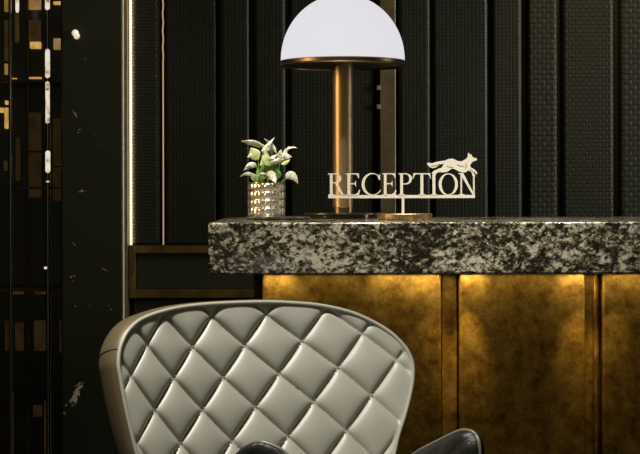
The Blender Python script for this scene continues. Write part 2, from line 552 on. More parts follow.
# under-counter light bars (their housings and their light)
bars = [(278, 28, 0.20), (330, 60, 0.07), (395, 50, 0.22), (430, 20, 0.20), (470, 20, 0.22), (522, 80, 0.11), (575, 20, 0.24), (594, 10, 0.03), (622, 30, 0.10), (660, 40, 0.14), (740, 40, 0.2)]
for px, w, pw in bars:
    x = X(px, BF)
    hw = w / F * BF / 2
    bm = bmesh.new(); box(bm, x - hw, x + hw, BF - 0.036, BF - 0.014, ZB - 0.004, ZB - 0.0005)
    obj('light_bar', bm, M['antique'], desk)
    area('under_counter_light', (x, BF - 0.025, ZB - 0.0050), (x, BF - 0.022, 0.0), 2 * hw, 0.012, pw * 0.72, (1.0, 0.86, 0.58), 170)
for px, pw in ((276, 2.0), (436, 1.2), (466, 3.2), (580, 2.4), (612, 1.0), (755, 2.0)):
    x = X(px, BF)
    bm = bmesh.new()
    lathe(bm, [(0, ZB - 0.004), (0.012, ZB - 0.004), (0.012, ZB - 0.0005), (0, ZB - 0.0005)], (x, BF - 0.11), 20)
    obj('puck_light', bm, M['antique'], desk)
    spot('under_counter_spot', (x, BF - 0.11, ZB - 0.0065), (x, BF, ZB - 0.20), pw * 1.3, (1.0, 0.78, 0.42), 40, 1.0, 0.01)

# ------------------------------------------------------------------ table lamp
LX, LY = X(343, 5.51), 5.51
lamp = thing('table_lamp', (LX, LY, ZT), 'brass column table lamp with a glowing white dome shade on the granite counter', 'lamp')
S = LY / F
R = 62.0 * S
zc = Z(60.5, LY)
bm = bmesh.new()
prof = [(R * math.cos(a), zc + 1.065 * R * math.sin(a)) for a in [i * math.pi / 2 / 32 for i in range(32)]] + [(0, zc + 1.065 * R)]
lathe(bm, prof, (LX, LY), 96)
obj('lamp_shade', bm, M['opal'], lamp, smooth=True)
bm = bmesh.new()
z0, z1 = Z(66.8, LY), Z(61.0, LY)
h = z1 - z0
lathe(bm, [(0, z0 + 0.25 * h), (R * 0.985, z0 + 0.2 * h), (R * 0.99, z0), (R * 1.022, z0), (R * 1.026, z0 + 0.12 * h), (R * 1.012, z0 + 0.3 * h), (R * 1.006, z0 + 0.36 * h),
           (R * 1.010, z0 + 0.9 * h), (R * 1.002, z1), (R * 0.98, z1 + 0.001), (0, z1 + 0.001)], (LX, LY), 96)
obj('shade_rim', bm, M['antique'], lamp, smooth='auto')
bm = bmesh.new()
pr = 10.2 * S
lathe(bm, [(0, ZT + 0.016), (pr, ZT + 0.016), (pr, z0 + 0.3 * h), (0, z0 + 0.3 * h)], (LX, LY), 48)
obj('column', bm, M['brass_brushed'], lamp, smooth='auto')
bm = bmesh.new()
lathe(bm, [(pr, ZT + 0.016), (pr * 1.04, ZT + 0.017), (pr * 1.04, ZT + 0.034), (pr, ZT + 0.035)], (LX, LY), 48)
obj('collar', bm, M['antique'], lamp, smooth='auto')
bm = bmesh.new()
br_ = 34.0 * S
lathe(bm, [(0, ZT + 0.0005), (br_ * 0.985, ZT + 0.0005), (br_, ZT + 0.002), (br_, ZT + 0.0125), (0, ZT + 0.013)], (LX, LY), 72)
base = obj('base', bm, M['black_gloss'], lamp, smooth='auto')
bm = bmesh.new()
rr_ = 39.0 * S
lathe(bm, [(0, ZT + 0.0126), (rr_ * 0.99, ZT + 0.0126), (rr_, ZT + 0.0135), (rr_, ZT + 0.0155), (rr_ * 0.99, ZT + 0.0163), (0, ZT + 0.0164)], (LX, LY), 72)
obj('rim', bm, M['antique'], base, smooth='auto')

# ------------------------------------------------------------------ reception sign
SD = 5.2
sign = thing('reception_sign', (X(403, SD), SD, ZT), 'ivory cut-out RECEPTION sign with a running fox on a round brass base', 'sign')
Y0, Y1 = SD - 0.005, SD + 0.005


class Pen:
    def __init__(self):
        self.bm = bmesh.new()
        self.k = 0

    def poly(self, pts):
        prism(self.bm, [(X(x, SD), Z(y, SD)) for x, y in pts], Y0 - 0.00003 * self.k, Y1 + 0.00003 * self.k, 1)
        self.k = (self.k + 1) % 40

    def rect(self, x0, x1, y0, y1):
        self.poly([(x0, y0), (x1, y0), (x1, y1), (x0, y1)])

    def ring(self, cx, cy, rx, ry, ix, iy, a0, a1, icx=None, n=26):
        """band between an outer and an inner ellipse, from angle a0 to a1 (degrees, y down)"""
        icx = cx if icx is None else icx
        prev = None
        for i in range(n + 1):
            a = math.radians(a0 + (a1 - a0) * i / n)
            o = (cx + rx * math.cos(a), cy + ry * math.sin(a))
            q = (icx + ix * math.cos(a), cy + iy * math.sin(a))
            if prev:
                self.poly([prev[0], o, q, prev[1]])
            prev = (o, q)


T, B = 173.4, 195.4
pen = Pen()
# R
pen.rect(329.9, 332.7, T, B); pen.rect(328.2, 335.2, T, T + 1.0); pen.rect(328.2, 334.6, B - 1.0, B)
pen.ring(335.0, 178.4, 6.3, 5.0, 3.6, 4.0, -90, 90); pen.rect(332.5, 335.1, T, T + 1.0); pen.rect(332.5, 335.1, 182.4, 183.4)
pen.poly([(335.0, 183.2), (337.6, 183.0), (343.2, 194.2), (344.6, 194.6), (344.6, B), (341.2, B)])


def letter_e(x):
    pen.rect(x + 1.6, x + 4.3, T, B); pen.rect(x, x + 13.0, T, T + 1.0); pen.rect(x, x + 13.2, B - 1.0, B)
    pen.poly([(x + 9.6, T + .9), (x + 13.0, T), (x + 13.2, T + 4.9), (x + 12.4, T + 4.9), (x + 11.4, T + 2.2)])
    pen.poly([(x + 9.2, B - .9), (x + 13.2, B), (x + 14.2, B - 5.4), (x + 13.3, B - 5.4), (x + 11.8, B - 2.4)])
    pen.rect(x + 4.2, x + 9.4, 183.2, 184.3)
    pen.poly([(x + 8.8, 183.2), (x + 10.2, 180.6), (x + 10.2, 187.0), (x + 8.8, 184.3)])


letter_e(345.8)
letter_e(382.2)
# C
pen.ring(372.0, 184.4, 10.4, 11.3, 8.4, 10.2, 48, 312, 372.9)
pen.poly([(378.8, 176.2), (379.8, 173.6), (380.2, 180.2), (379.3, 180.2), (377.5, 177.0)])
pen.poly([(378.7, 192.2), (380.6, 189.6), (380.9, 190.4), (378.9, 193.2)])
# P
pen.rect(400.2, 402.9, T, B); pen.rect(398.5, 405.4, T, T + 1.0); pen.rect(398.5, 405.0, B - 1.0, B)
pen.ring(405.4, 179.0, 6.6, 5.6, 3.9, 4.6, -90, 90); pen.rect(402.7, 405.5, T, T + 1.0); pen.rect(402.7, 405.5, 183.6, 184.6)
# T
pen.rect(420.4, 423.2, T, B); pen.rect(413.4, 430.2, T, T + 1.1); pen.rect(418.4, 425.2, B - 1.0, B)
pen.poly([(413.4, T), (416.4, T + .9), (414.2, T + 2.6), (413.3, T + 5.4), (412.5, T + 5.4)])
pen.poly([(430.2, T), (427.2, T + .9), (429.4, T + 2.6), (430.3, T + 5.4), (431.1, T + 5.4)])
# I
pen.rect(432.4, 435.3, 175, B); pen.rect(430.8, 437.0, B - 1.0, B)
# O
pen.ring(448.2, 184.6, 9.6, 11.0, 6.7, 10.1, 0, 360, None, 48)
# N
pen.rect(460.4, 461.9, T + .6, B); pen.rect(458.6, 464.2, B - 1.0, B); pen.rect(458.2, 463.0, T, T + 1.0)
pen.poly([(459.6, T), (463.2, T), (474.0, B - 1.0), (474.3, B), (472.6, B)])
pen.rect(473.0, 474.5, 176.0, B)
lt = obj('lettering', pen.bm, [M['ivory'], M['ivory_edge']], sign)

pen = Pen(); pen.rect(328.2, 474.8, 195.2, 198.3)
obj('bar', pen.bm, [M['ivory'], M['ivory_edge']], sign)
pen = Pen(); pen.rect(401.6, 404.2, 198.0, 214.5)
obj('post', pen.bm, [M['ivory'], M['ivory_edge']], sign)
fox = [(50, 140), (65, 136), (90, 141), (130, 128), (165, 122), (190, 120), (215, 108), (245, 105), (270, 115), (290, 125), (320, 125), (345, 110),
       (358, 97), (362, 85), (362, 66), (370, 62), (378, 78), (388, 72), (392, 85), (400, 95), (430, 105), (432, 115), (415, 123), (398, 128), (385, 145),
       (378, 165), (395, 178), (415, 190), (430, 210), (433, 222), (425, 224), (412, 207), (400, 202), (406, 215), (418, 232), (410, 248), (398, 240),
       (392, 215), (380, 201), (365, 196), (345, 208), (315, 210), (290, 200), (262, 185), (240, 180), (228, 190), (205, 205), (175, 209), (140, 207),
       (122, 218), (116, 235), (116, 262), (93, 262), (95, 225), (89, 210), (110, 194), (140, 181), (165, 174), (172, 158), (182, 141), (150, 151),
       (120, 172), (95, 178), (70, 166), (58, 152)]
pen = Pen(); pen.poly([(420 + x / 7.571, 145 + y / 7.571) for x, y in fox])
fx = obj('fox', pen.bm, [M['ivory'], M['ivory_edge']], sign)
for pts in ([(280, 150), (305, 160), (330, 163)], [(205, 160), (228, 172), (250, 170)], [(345, 140), (352, 160), (340, 180)], [(398, 205), (392, 196), (380, 190)],
            [(85, 160), (120, 158), (150, 146)]):
    bm = bmesh.new()
    tube(bm, [(X(420 + a / 7.571, SD), Y0 - 0.0002, Z(145 + c / 7.571, SD)) for a, c in pts], 0.0008, 6)
    obj('engraved_line', bm, M['bronze_dark'], fx)
bm = bmesh.new()
rb = 27.6 / F * SD
lathe(bm, [(0, ZT + 0.0005), (rb * 0.99, ZT + 0.0005), (rb, ZT + 0.002), (rb, ZT + 0.017), (rb * 0.985, ZT + 0.0185), (0, ZT + 0.0185)], (X(404.5, SD), SD), 72)
obj('base', bm, M['brass_brushed'], sign, smooth='auto')

# ------------------------------------------------------------------ tray and potted plant
PD = 5.26
ZTR = ZT + 0.0105
tray = thing('tray', (X(279, PD), PD, ZT), 'thin dark low tray with pale edge on small feet under the plant pot', 'tray')
bm = bmesh.new(); box(bm, X(247.5, PD), X(310, PD), PD - 0.075, PD + 0.085, ZTR - 0.004, ZTR)
obj('plate', bm, M['steel'], tray, bevel=0.001)
for a in (252, 281, 306):
    for dy in (-0.06, 0.07):
        bm = bmesh.new()
        lathe(bm, [(0, ZT + 0.0003), (0.004, ZT + 0.0003), (0.004, ZTR - 0.004), (0, ZTR - 0.004)], (X(a, PD), PD + dy), 12)
        obj('foot', bm, M['steel'], tray, smooth='auto')

PX = X(266.5, PD)
plant = thing('potted_plant', (PX, PD, ZTR), 'silver-leaved little plant in a studded gold and silver glass pot', 'potted plant')
bm = bmesh.new()
Rp = 17.6 / F * PD
zt, zb = Z(182.3, PD), ZTR + 0.0003
NC, NR, SUB = 16, 4, 10
grid = []
for r in range(NR * SUB + 1):
    row = []
    for c in range(NC * SUB):
        fu, fv = (c % SUB) / SUB, (r % SUB) / SUB
        hgt = (abs(math.sin(math.pi * fu)) * abs(math.sin(math.pi * fv))) ** 0.28
        da = 2 * math.pi / NC * (fu - 0.5)
        rr = Rp * math.cos(math.pi / NC) / math.cos(da) - 0.0010 + 0.0050 * hgt
        a = 2 * math.pi * ((c // SUB) + fu) / NC - math.pi / NC - math.pi / 2 + math.radians(6.5)
        row.append(bm.verts.new((PX + rr * math.cos(a), PD + rr * math.sin(a), zb + 0.003 + (zt - zb - 0.005) * r / (NR * SUB))))
    grid.append(row)
n = NC * SUB
for A, Bq in zip(grid, grid[1:]):
    for i in range(n):
        bm.faces.new([A[i], A[(i + 1) % n], Bq[(i + 1) % n], Bq[i]])
bm.faces.new(grid[0][::-1])
# lip
for r0, r1, za, zb2 in ((1.0, 1.06, zt - 0.002, zt), (1.06, 0.9, zt, zt), (0.9, 0.88, zt, zt - 0.02)):
    lathe(bm, [(Rp * r0, za), (Rp * r1, zb2)], (PX, PD), 56)
lathe(bm, [(Rp * 0.5, zb), (Rp * 1.02, zb), (Rp * 1.03, zb + 0.003)], (PX, PD), 56)
obj('pot', bm, M['pot'], plant, smooth=True)
bm = bmesh.new()
lathe(bm, [(0, zt - 0.010), (Rp * 0.5, zt - 0.008), (Rp * 0.89, zt - 0.012)], (PX, PD), 32)
obj('soil', bm, M['soil'], plant, smooth=True)


def bez(a, b, c, t):
    return a * (1 - t) ** 2 + b * 2 * t * (1 - t) + c * t * t


def leaf(base, mid, tip, w, face, mk, shape=1.0, cup=0.18):
    """base, mid, tip: (px, py, depth offset); w: width in px; face: degrees the blade is turned away from the viewer"""
    bm = bmesh.new()
    a, b, c = [P(q[0], q[1], PD + q[2]) for q in (base, mid, tip)]
    n = 12
    wm = w * 0.92 / F * PD / 2
    rows = []
    for i in range(n + 1):
        t = i / n
        p = bez(a, b, c, t)
        d = (bez(a, b, c, min(1, t + .02)) - bez(a, b, c, max(0, t - .02))).normalized()
        view = Vector((0, 1, 0.0))
        s = d.cross(view)
        if s.length < 1e-3:
            s = Vector((1, 0, 0))
        s.normalize()
        nn = s.cross(d).normalized()
        fa = math.radians(face)
        side = s * math.cos(fa) + nn * math.sin(fa)
        up = side.cross(d).normalized()
        ww = wm * (math.sin(math.pi * t ** 0.85) ** 0.9 * (1.0 - 0.25 * t) * 1.12) if 0 < t < 1 else wm * 0.04
        rows.append([bm.verts.new(p + side * ww * k + up * (cup * ww * (abs(k) ** 1.3) + 0.0006 * math.sin(9 * t + 3 * k))) for k in (-1, -.6, -.22, 0, .22, .6, 1)])
    for A, Bq in zip(rows, rows[1:]):
        for k in range(6):
            bm.faces.new([A[k], A[k + 1], Bq[k + 1], Bq[k]])
    o = obj('leaf', bm, M[mk], plant, smooth=True)
    s = o.modifiers.new('thickness', 'SOLIDIFY')
    s.thickness = 0.0007
    s.offset = 0
    return o


def stem(pts, r=0.0016):
    bm = bmesh.new()
    q = [P(a, b, PD + c) for a, b, c in pts]
    out = []
    for i in range(11):
        t = i / 10
        out.append(bez(q[0], q[1], q[2], t))
    tube(bm, out, [r * (1 - 0.35 * i / 10) for i in range(11)], 8)
    obj('stem', bm, M['stem'], plant, smooth=True)


stem([(260, 185, 0), (258.5, 170, -.005), (258, 154, -.008)])
stem([(268, 185, .005), (267, 172, .0), (266, 158, -.002)])
stem([(276, 185, .0), (278, 172, -.004), (281, 158, -.006)])
stem([(264, 185, .012), (262, 165, .014), (264, 146, .012)], 0.0013)
stem([(258, 185, -.008), (255, 179, -.015), (250, 175, -.02)], 0.0013)
stem([(279, 185, -.004), (283, 180, -.010), (288, 177, -.014)], 0.0013)
stem([(262, 180, .0), (259, 170, -.006), (255, 165, -.012)], 0.0011)
stem([(272, 185, .010), (276, 165, .012), (283, 153, .010)], 0.0012)
LV = [
    ((264, 147, .01), (253, 142.5, .0), (241.5, 141, -.005), 8.0, 35, 'leaf_white'),
    ((258.5, 160, -.01), (254, 153, -.016), (251, 147.5, -.012), 12.5, 0, 'leaf_pale'),
    ((261, 152, .0), (268, 145, -.005), (274.5, 137.5, -.005), 4.6, 30, 'leaf_white'),
    ((277, 154, .0), (272.5, 144, .004), (264.5, 138.5, .008), 4.4, 30, 'leaf_white'),
    ((265, 158, .014), (269, 150, .012), (271, 143, .016), 12.0, 0, 'leaf_mottled'),
    ((267, 166, -.012), (266, 158, -.018), (265.5, 151.5, -.012), 9.5, 0, 'leaf_pale'),
    ((282.5, 154, .008), (288, 145, .004), (297.5, 148, .0), 3.4, 40, 'leaf_white'),
    ((276, 160, -.006), (284, 155, -.016), (292, 157, -.014), 9.5, 5, 'leaf_mottled'),
    ((279, 157, .0), (280, 153, -.004), (281.5, 149.5, -.006), 5.0, 10, 'leaf_white'),
    ((267, 164, -.010), (272, 157, -.014), (278, 154, -.014), 5.0, 20, 'leaf_white'),
    ((284, 160.5, -.012), (277, 160, -.020), (269.5, 163.5, -.018), 5.0, 20, 'leaf_white'),
    ((257, 158, -.004), (251, 154, -.014), (247.5, 157, -.016), 6.0, 10, 'leaf_white'),
    ((257, 167, -.008), (251, 162, -.018), (243.8, 170.5, -.020), 7.0, 12, 'leaf_white'),
    ((257, 178, -.006), (248, 171, -.020), (240, 176.5, -.022), 4.6, 25, 'leaf_white'),
    ((269, 181, .006), (270, 168, .002), (278, 160, .004), 13.0, 0, 'leaf_green'),
    ((264, 180, .004), (262, 170, .004), (267, 160, .006), 9.0, 10, 'leaf_green'),
    ((274, 182, .008), (278, 172, .006), (275, 162, .010), 9.0, 10, 'leaf_green'),
    ((285.5, 179, -.012), (292, 170, -.020), (298, 184, -.018), 10.0, 5, 'leaf_mottled'),
    ((266, 175, -.020), (273, 172, -.040), (275.5, 184, -.054), 10.0, 5, 'leaf_mottled'),
    ((258, 183, -.010), (254, 176, -.022), (250, 173.5, -.022), 7.0, 10, 'leaf_pale'),
    ((262, 183, -.010), (257, 174, -.018), (258, 168, -.014), 7.0, 20, 'leaf_green'),
    ((284, 161, -.004), (283, 157, -.012), (279, 153, -.010), 4.0, 10, 'leaf_green'),
    ((266, 149, .004), (262, 144, .0), (256, 144.5, -.004), 4.0, 20, 'leaf_pale'),
    ((278, 163, -.010), (274, 158, -.016), (268, 159, -.016), 4.0, 30, 'leaf_white'),
    ((283, 157, -.002), (287, 150, -.006), (289, 146, -.002), 3.6, 30, 'leaf_mottled'),
    ((281, 164, -.012), (287, 163, -.020), (290, 159, -.020), 4.5, 25, 'leaf_pale'),
    ((260, 166, -.010), (264, 160, -.014), (262, 155, -.010), 4.0, 30, 'leaf_pale'),
    ((268, 178, -.016), (264, 172, -.026), (257, 176, -.030), 4.5, 25, 'leaf_white'),
    ((273, 147, .006), (271, 142, .006), (266, 141.5, .006), 3.4, 30, 'leaf_mottled'),
    ((276, 178, -.014), (281, 174, -.022), (277, 170, -.020), 6.0, 20, 'leaf_green'),
]
for L_ in LV:
    leaf(*L_)

# ------------------------------------------------------------------ armchair
TH, RC = math.radians(25), math.radians(10)
Lx = np.array([math.cos(TH), math.sin(TH), 0.0])
Fw = np.array([math.sin(TH), -math.cos(TH), 0.0])
Zv = np.array([0, 0, 1.0])
Up = -Fw * math.sin(RC) + Zv * math.cos(RC)
Nn = Fw * math.cos(RC) + Zv * math.sin(RC)
C0 = np.array(P(266, 380, 3.60))
KC = 0.55
CAM = np.array([0, 0, EYE])


def onback(px, py):
    """the point of the curved chair back seen at a pixel of the photograph"""
    d = np.array([(px - 320) / F, 1.0, (YH - py) / F])
    t = 3.6
    for _ in range(25):
        p = CAM + d * t - C0
        g = KC * float(p @ Lx) ** 2
        t = (g + float((C0 - CAM) @ Nn)) / float(d @ Nn)
    return CAM + d * t


def catmull(pts, per=12):
    n = len(pts)
    P_ = [np.array(p, float) for p in pts]
    out = []
    for i in range(n):
        p0, p1, p2, p3 = P_[i - 1], P_[i], P_[(i + 1) % n], P_[(i + 2) % n]
        for k in range(per):
            t = k / per
            out.append(0.5 * (2 * p1 + (p2 - p0) * t + (2 * p0 - 5 * p1 + 4 * p2 - p3) * t * t + (3 * p1 - p0 - 3 * p2 + p3) * t ** 3))
    return out


OUT = [(135, 450), (126, 411), (120, 378), (118, 362), (120.5, 345), (129, 329), (144, 317.5), (173, 308.5), (209, 304), (259, 302), (290, 302.8), (323, 306),
       (355, 314), (384, 328.5), (402, 344), (411, 359), (413, 374), (410.5, 392), (405, 414), (398, 436), (393, 458), (386, 490), (379, 525), (368, 552), (330, 566),
       (265, 570), (205, 566), (170, 552), (155, 520), (145, 485)]
ring = catmull(OUT, 14)
NRING = 170
cen = np.array([262.0, 410.0])
# lattice of the quilting, measured on the photograph: pixel -> (column, row)
nodes = {(0, 0): (162, 316), (2, 0): (214.5, 316), (4, 0): (269.6, 312.4), (6, 0): (326.7, 310), (-1, 1): (151.4, 342), (1, 1): (194.7, 346), (3, 1): (245.5, 345),
         (5, 1): (305, 340), (7, 1): (363.6, 332.6), (-2, 2): (132.6, 374.8), (0, 2): (174.8, 377.7), (2, 2): (226.5, 376.6), (4, 2): (280.5, 374), (6, 2): (339.4, 366.6),
         (8, 2): (399, 360.5), (-1, 3): (155.7, 410), (1, 3): (202.6, 410), (3, 3): (257, 406), (5, 3): (315, 404), (7, 3): (373.7, 395.5), (0, 4): (182, 443),
         (2, 4): (236, 439), (4, 4): (290.6, 436), (6, 4): (348.4, 430)}


def basis(x, y):
    u, v = (x - 262) / 150.0, (y - 380) / 80.0
    return [1, u, v, u * u, u * v, v * v, u ** 3, u * u * v]


Am = np.array([basis(*p) for p in nodes.values()])
Bc = np.array([[c, r] for c, r in nodes.keys()], float)
Wt, *_ = np.linalg.lstsq(Am, Bc, rcond=None)


WC, WR = [float(w) for w in Wt[:, 0]], [float(w) for w in Wt[:, 1]]


def lattice(x, y):
    y2 = min(y, 470)
    b = basis(x, y2)
    c = sum(p * q for p, q in zip(b, WC))
    r = sum(p * q for p, q in zip(b, WR)) + (y - y2) / 31.5
    return (c + r) / 2, (c - r) / 2


AMP = 0.0150


def quilt(x, y, rho):
    if y > 480:
        return 0.0
    a, b = lattice(x, y)
    fa, fb = abs(a - round(a)) * 2, abs(b - round(b)) * 2     # 0 on a seam, 1 in the middle
    crease = (1 - math.exp(-fa / 0.12)) * (1 - math.exp(-fb / 0.12))
    dome = (1 - (1 - fa) ** 2) * (1 - (1 - fb) ** 2)
    w = min(1.0, (1 - rho) / 0.26)
    w = w * w * (3 - 2 * w)
    h = 0.58 * crease + 0.42 * (1 - w + w * dome)
    e = min(1.0, (1 - rho) / 0.035)
    e = e * e * (3 - 2 * e)
    return AMP * (h - 1.0) * e


chair = thing('armchair', (float(C0[0]) + 0.09, 3.36, 0.0), 'diamond-quilted taupe leather armchair with dark arms in front of the desk', 'armchair')
def even(pts, n):
    """the closed outline resampled to n evenly spaced points"""
    q = np.array(pts + [pts[0]])
    L_ = np.concatenate([[0], np.cumsum(np.linalg.norm(np.diff(q, axis=0), axis=1))])
    t = np.linspace(0, L_[-1], n, endpoint=False)
    return np.stack([np.interp(t, L_, q[:, 0]), np.interp(t, L_, q[:, 1])], 1)


FINE = even(ring, 760)
NR_ = len(FINE)
rho = np.arange(1, NRING + 1) / NRING
pp = cen + (FINE[None] - cen) * rho[:, None, None]
px_ = np.concatenate([[cen[0]], pp[..., 0].ravel()])
py_ = np.concatenate([[cen[1]], pp[..., 1].ravel()])
rr = np.concatenate([[0], np.repeat(rho, NR_)])
dd = np.stack([(px_ - 320) / F, np.ones_like(px_), (YH - py_) / F], 1)
tt = np.full(len(px_), 3.6)
for _ in range(25):
    g = KC * ((CAM + dd * tt[:, None] - C0) @ Lx) ** 2
    tt = (g + float((C0 - CAM) @ Nn)) / (dd @ Nn)
hh = np.array([quilt(a, b_, r_) for a, b_, r_ in zip(px_, py_, rr)])
co = CAM + dd * tt[:, None] + Nn * hh[:, None]
bm = bmesh.new()
vs = [bm.verts.new(c_) for c_ in co]
for i in range(NR_):
    bm.faces.new([vs[0], vs[1 + (i + 1) % NR_], vs[1 + i]])
for k in range(NRING - 1):
    o_ = 1 + k * NR_
    for i in range(NR_):
        j = (i + 1) % NR_
        bm.faces.new([vs[o_ + i], vs[o_ + j], vs[o_ + NR_ + j], vs[o_ + NR_ + i]])
m_ = len(ring)
back = obj('backrest', bm, M['leather'], chair, smooth=True)

edge = [onback(*p) for p in ring]
bm = bmesh.new()
tube(bm, [Vector(e + Nn * 0.0005) for e in edge], 0.0040, 10, True)
obj('piping', bm, M['piping'], back, smooth=True)


def shell_pt(e, s, bk):
    r = e - C0
    l, u, g = float(r @ Lx), float(r @ Up), float(r @ Nn)
    u0 = -0.10
    ll, uu = l * s, u0 + (u - u0) * (1 + (s - 1) * 0.75)
    gg = KC * l * l - bk
    return C0 + Lx * ll + Up * uu + Nn * gg


levels = [(1.000, 0.0), (1.022, 0.004), (1.038, 0.018), (1.046, 0.040), (1.046, 0.066), (1.030, 0.092), (0.99, 0.116), (0.91, 0.140), (0.75, 0.158), (0.5, 0.168), (0.25, 0.172), (0.02, 0.173)]
bm = bmesh.new()
rows = [[bm.verts.new(shell_pt(e, s, b_)) for e in edge] for s, b_ in levels]
for A, Bq in zip(rows, rows[1:]):
    for i in range(m_):
        j = (i + 1) % m_
        bm.faces.new([A[i], A[j], Bq[j], Bq[i]])
bm.faces.new(rows[-1])
shell = obj('outer_shell', bm, M['leather_shell'], chair, smooth=True)
bm = bmesh.new()
i0 = min(range(m_), key=lambda i: (ring[i][0] - 119.5) ** 2 + (ring[i][1] - 349) ** 2)
tube(bm, [Vector(shell_pt(edge[i0 - k], s, b_)) for k, (s, b_) in enumerate(levels[:8])], 0.0014, 6)
obj('seam', bm, M['seam'], shell, smooth=True)
# stitches along the seams that rise to the right
bm = bmesh.new()
poly = np.array(ring)


def inside(x, y, s=0.955):
    q = (np.array([x, y]) - cen) / s + cen
    c = False
    for (x0, y0), (x1, y1) in zip(poly, np.roll(poly, -1, 0)):
        if (y0 > q[1]) != (y1 > q[1]) and q[0] < (x1 - x0) * (q[1] - y0) / (y1 - y0) + x0:
            c = not c
    return c


def invert(a, b):
    c, r = a + b, a - b
    x, y = 262 + (c - 3.2) * 28.0, 380 + (r - 2.1) * 31.5
    for _ in range(14):
        a0, b0 = lattice(x, y)
        ax, bx = lattice(x + 0.5, y)
        ay, by = lattice(x, y + 0.5)
        J = np.array([[(ax - a0) * 2, (ay - a0) * 2], [(bx - b0) * 2, (by - b0) * 2]])
        dx, dy = np.linalg.solve(J, np.array([a - a0, b - b0]))
        x += float(np.clip(dx, -25, 25))
        y += float(np.clip(dy, -25, 25))
        if not (60 < x < 470 and 260 < y < 520):
            break
    return x, y


for A_ in range(-1, 8):
    k = 0
    bb = -4.0
    while bb < 5.0:
        p = invert(A_, bb)
        bb += 0.095
        ab = lattice(*p)
        if abs(ab[0] - A_) + abs(ab[1] - (bb - 0.095)) > 0.03 or not -3.2 < A_ + bb - 0.095 < 9.5 or not -1.3 < A_ - bb + 0.095 < 5.2:
            continue
        if not (100 < p[0] < 430 and 295 < p[1] < 470) or not inside(*p):
            continue
        p2 = invert(A_, bb - 0.095 + 0.052)
        hq = lambda u: max(quilt(u[0] + dx, u[1] + dy, 0.5) for dx, dy in ((0, 0), (0.6, 0.35), (-0.6, -0.35)))
        v0 = onback(*p) + Nn * (hq(p) + 0.0006)
        v1 = onback(*p2) + Nn * (hq(p2) + 0.0006)
        mid = (v0 + v1) / 2
        tube(bm, [Vector(v0), Vector(mid + Nn * 0.0006), Vector(v1)], [0.0007, 0.0012, 0.0007], 6)
obj('stitching', bm, M['thread'], back, smooth=True)


def pad(name, pts, nrm, thick, mk, pk, flare=0.0):
    rg = catmull(pts, 8)
    W = [np.array(P(*p)) for p in rg]
    c = np.mean(W, 0)
    nrm = np.array(nrm, float); nrm /= np.linalg.norm(nrm)
    bm = bmesh.new()
    m = len(W)
    NN = 16
    sides = []
    for sgn in (1, -1):
        cvt = bm.verts.new(c + nrm * thick * sgn)
        prev = None
        for k in range(1, NN + 1):
            rho = math.sin(k / NN * math.pi / 2)
            if k == NN and sgn == -1:
                row = sides[0]
            else:
                row = [bm.verts.new(c + (w - c) * rho + nrm * sgn * thick * math.sqrt(max(0, 1 - rho ** 4))) for w in W]
            for i in range(m):
                j = (i + 1) % m
                if prev is None:
                    bm.faces.new([cvt, row[i], row[j]])
                else:
                    bm.faces.new([prev[i], row[i], row[j], prev[j]])
            prev = row
        if sgn == 1:
            sides.append(prev)
    o = obj(name, bm, M[mk], chair, smooth=True)
    bm = bmesh.new()
    tube(bm, [Vector(w) for w in W], 0.0036, 8, True)
    obj('piping', bm, M[pk], o, smooth=True)
    return o


a1 = pad('armrest', [(150, 505, 3.46), (190, 497, 3.38), (225, 474, 3.27), (240, 455, 3.22), (247, 446, 3.20), (257, 442, 3.18), (270, 444.5, 3.17), (286, 454, 3.16),
                     (306, 480, 3.14), (316, 530, 3.14), (300, 590, 3.15), (200, 600, 3.32), (155, 575, 3.45)], -Lx, 0.032, 'leather_dark', 'piping_dark')
a2 = pad('armrest', [(392, 476, 3.66), (413, 455, 3.60), (426, 447, 3.56), (440, 440, 3.52), (452, 434, 3.49), (462, 430.5, 3.46), (470, 431.3, 3.44), (476, 436, 3.43),
                     (479, 445, 3.42), (480, 460, 3.42), (479, 500, 3.42), (466, 560, 3.44), (402, 572, 3.60), (386, 530, 3.68)], -Lx * 0.8 - Zv * 0.1, 0.030, 'leather_dark', 'piping_dark')

# seat cushion, under-frame and legs (below the picture)
bm = bmesh.new()
sc = np.array([float(C0[0]), float(C0[1]), 0]) + Fw * 0.26
prev = None
prof = [(0.0, 0.395), (0.85, 0.395), (0.97, 0.405), (1.0, 0.43), (0.97, 0.462), (0.85, 0.478), (0.0, 0.486)]
for sc_, z in prof:
    if sc_ == 0:
        row = [bm.verts.new(sc + Zv * z)]
    else:
        row = []
        for i in range(56):
            a = 2 * math.pi * i / 56
            ex = 0.5
            cx, cy = math.copysign(abs(math.cos(a)) ** ex, math.cos(a)), math.copysign(abs(math.sin(a)) ** ex, math.sin(a))
            row.append(bm.verts.new(sc + Lx * cx * 0.215 * sc_ + Fw * cy * 0.235 * sc_ + Zv * z))
    if prev is not None:
        for i in range(56):
            j = (i + 1) % 56
            if len(prev) == 1:
                bm.faces.new([prev[0], row[i], row[j]])
            elif len(row) == 1:
                bm.faces.new([prev[i], prev[j], row[0]])
            else:
                bm.faces.new([prev[i], prev[j], row[j], row[i]])
    prev = row
obj('seat', bm, M['leather'], chair, smooth=True)
for sx in (-1, 1):
    for sy in (-1, 1):
        bm = bmesh.new()
        p0 = sc + Lx * sx * 0.17 + Fw * sy * 0.18 + Zv * 0.40
        p1 = sc + Lx * sx * 0.22 + Fw * sy * 0.22 + Zv * 0.0
        d = p1 - p0
        tube(bm, [Vector(p0 + d * t) for t in (0, .25, .5, .75, 1)], [0.022, 0.02, 0.017, 0.014, 0.011], 12)
        obj('leg', bm, M['leg'], chair, smooth='auto')

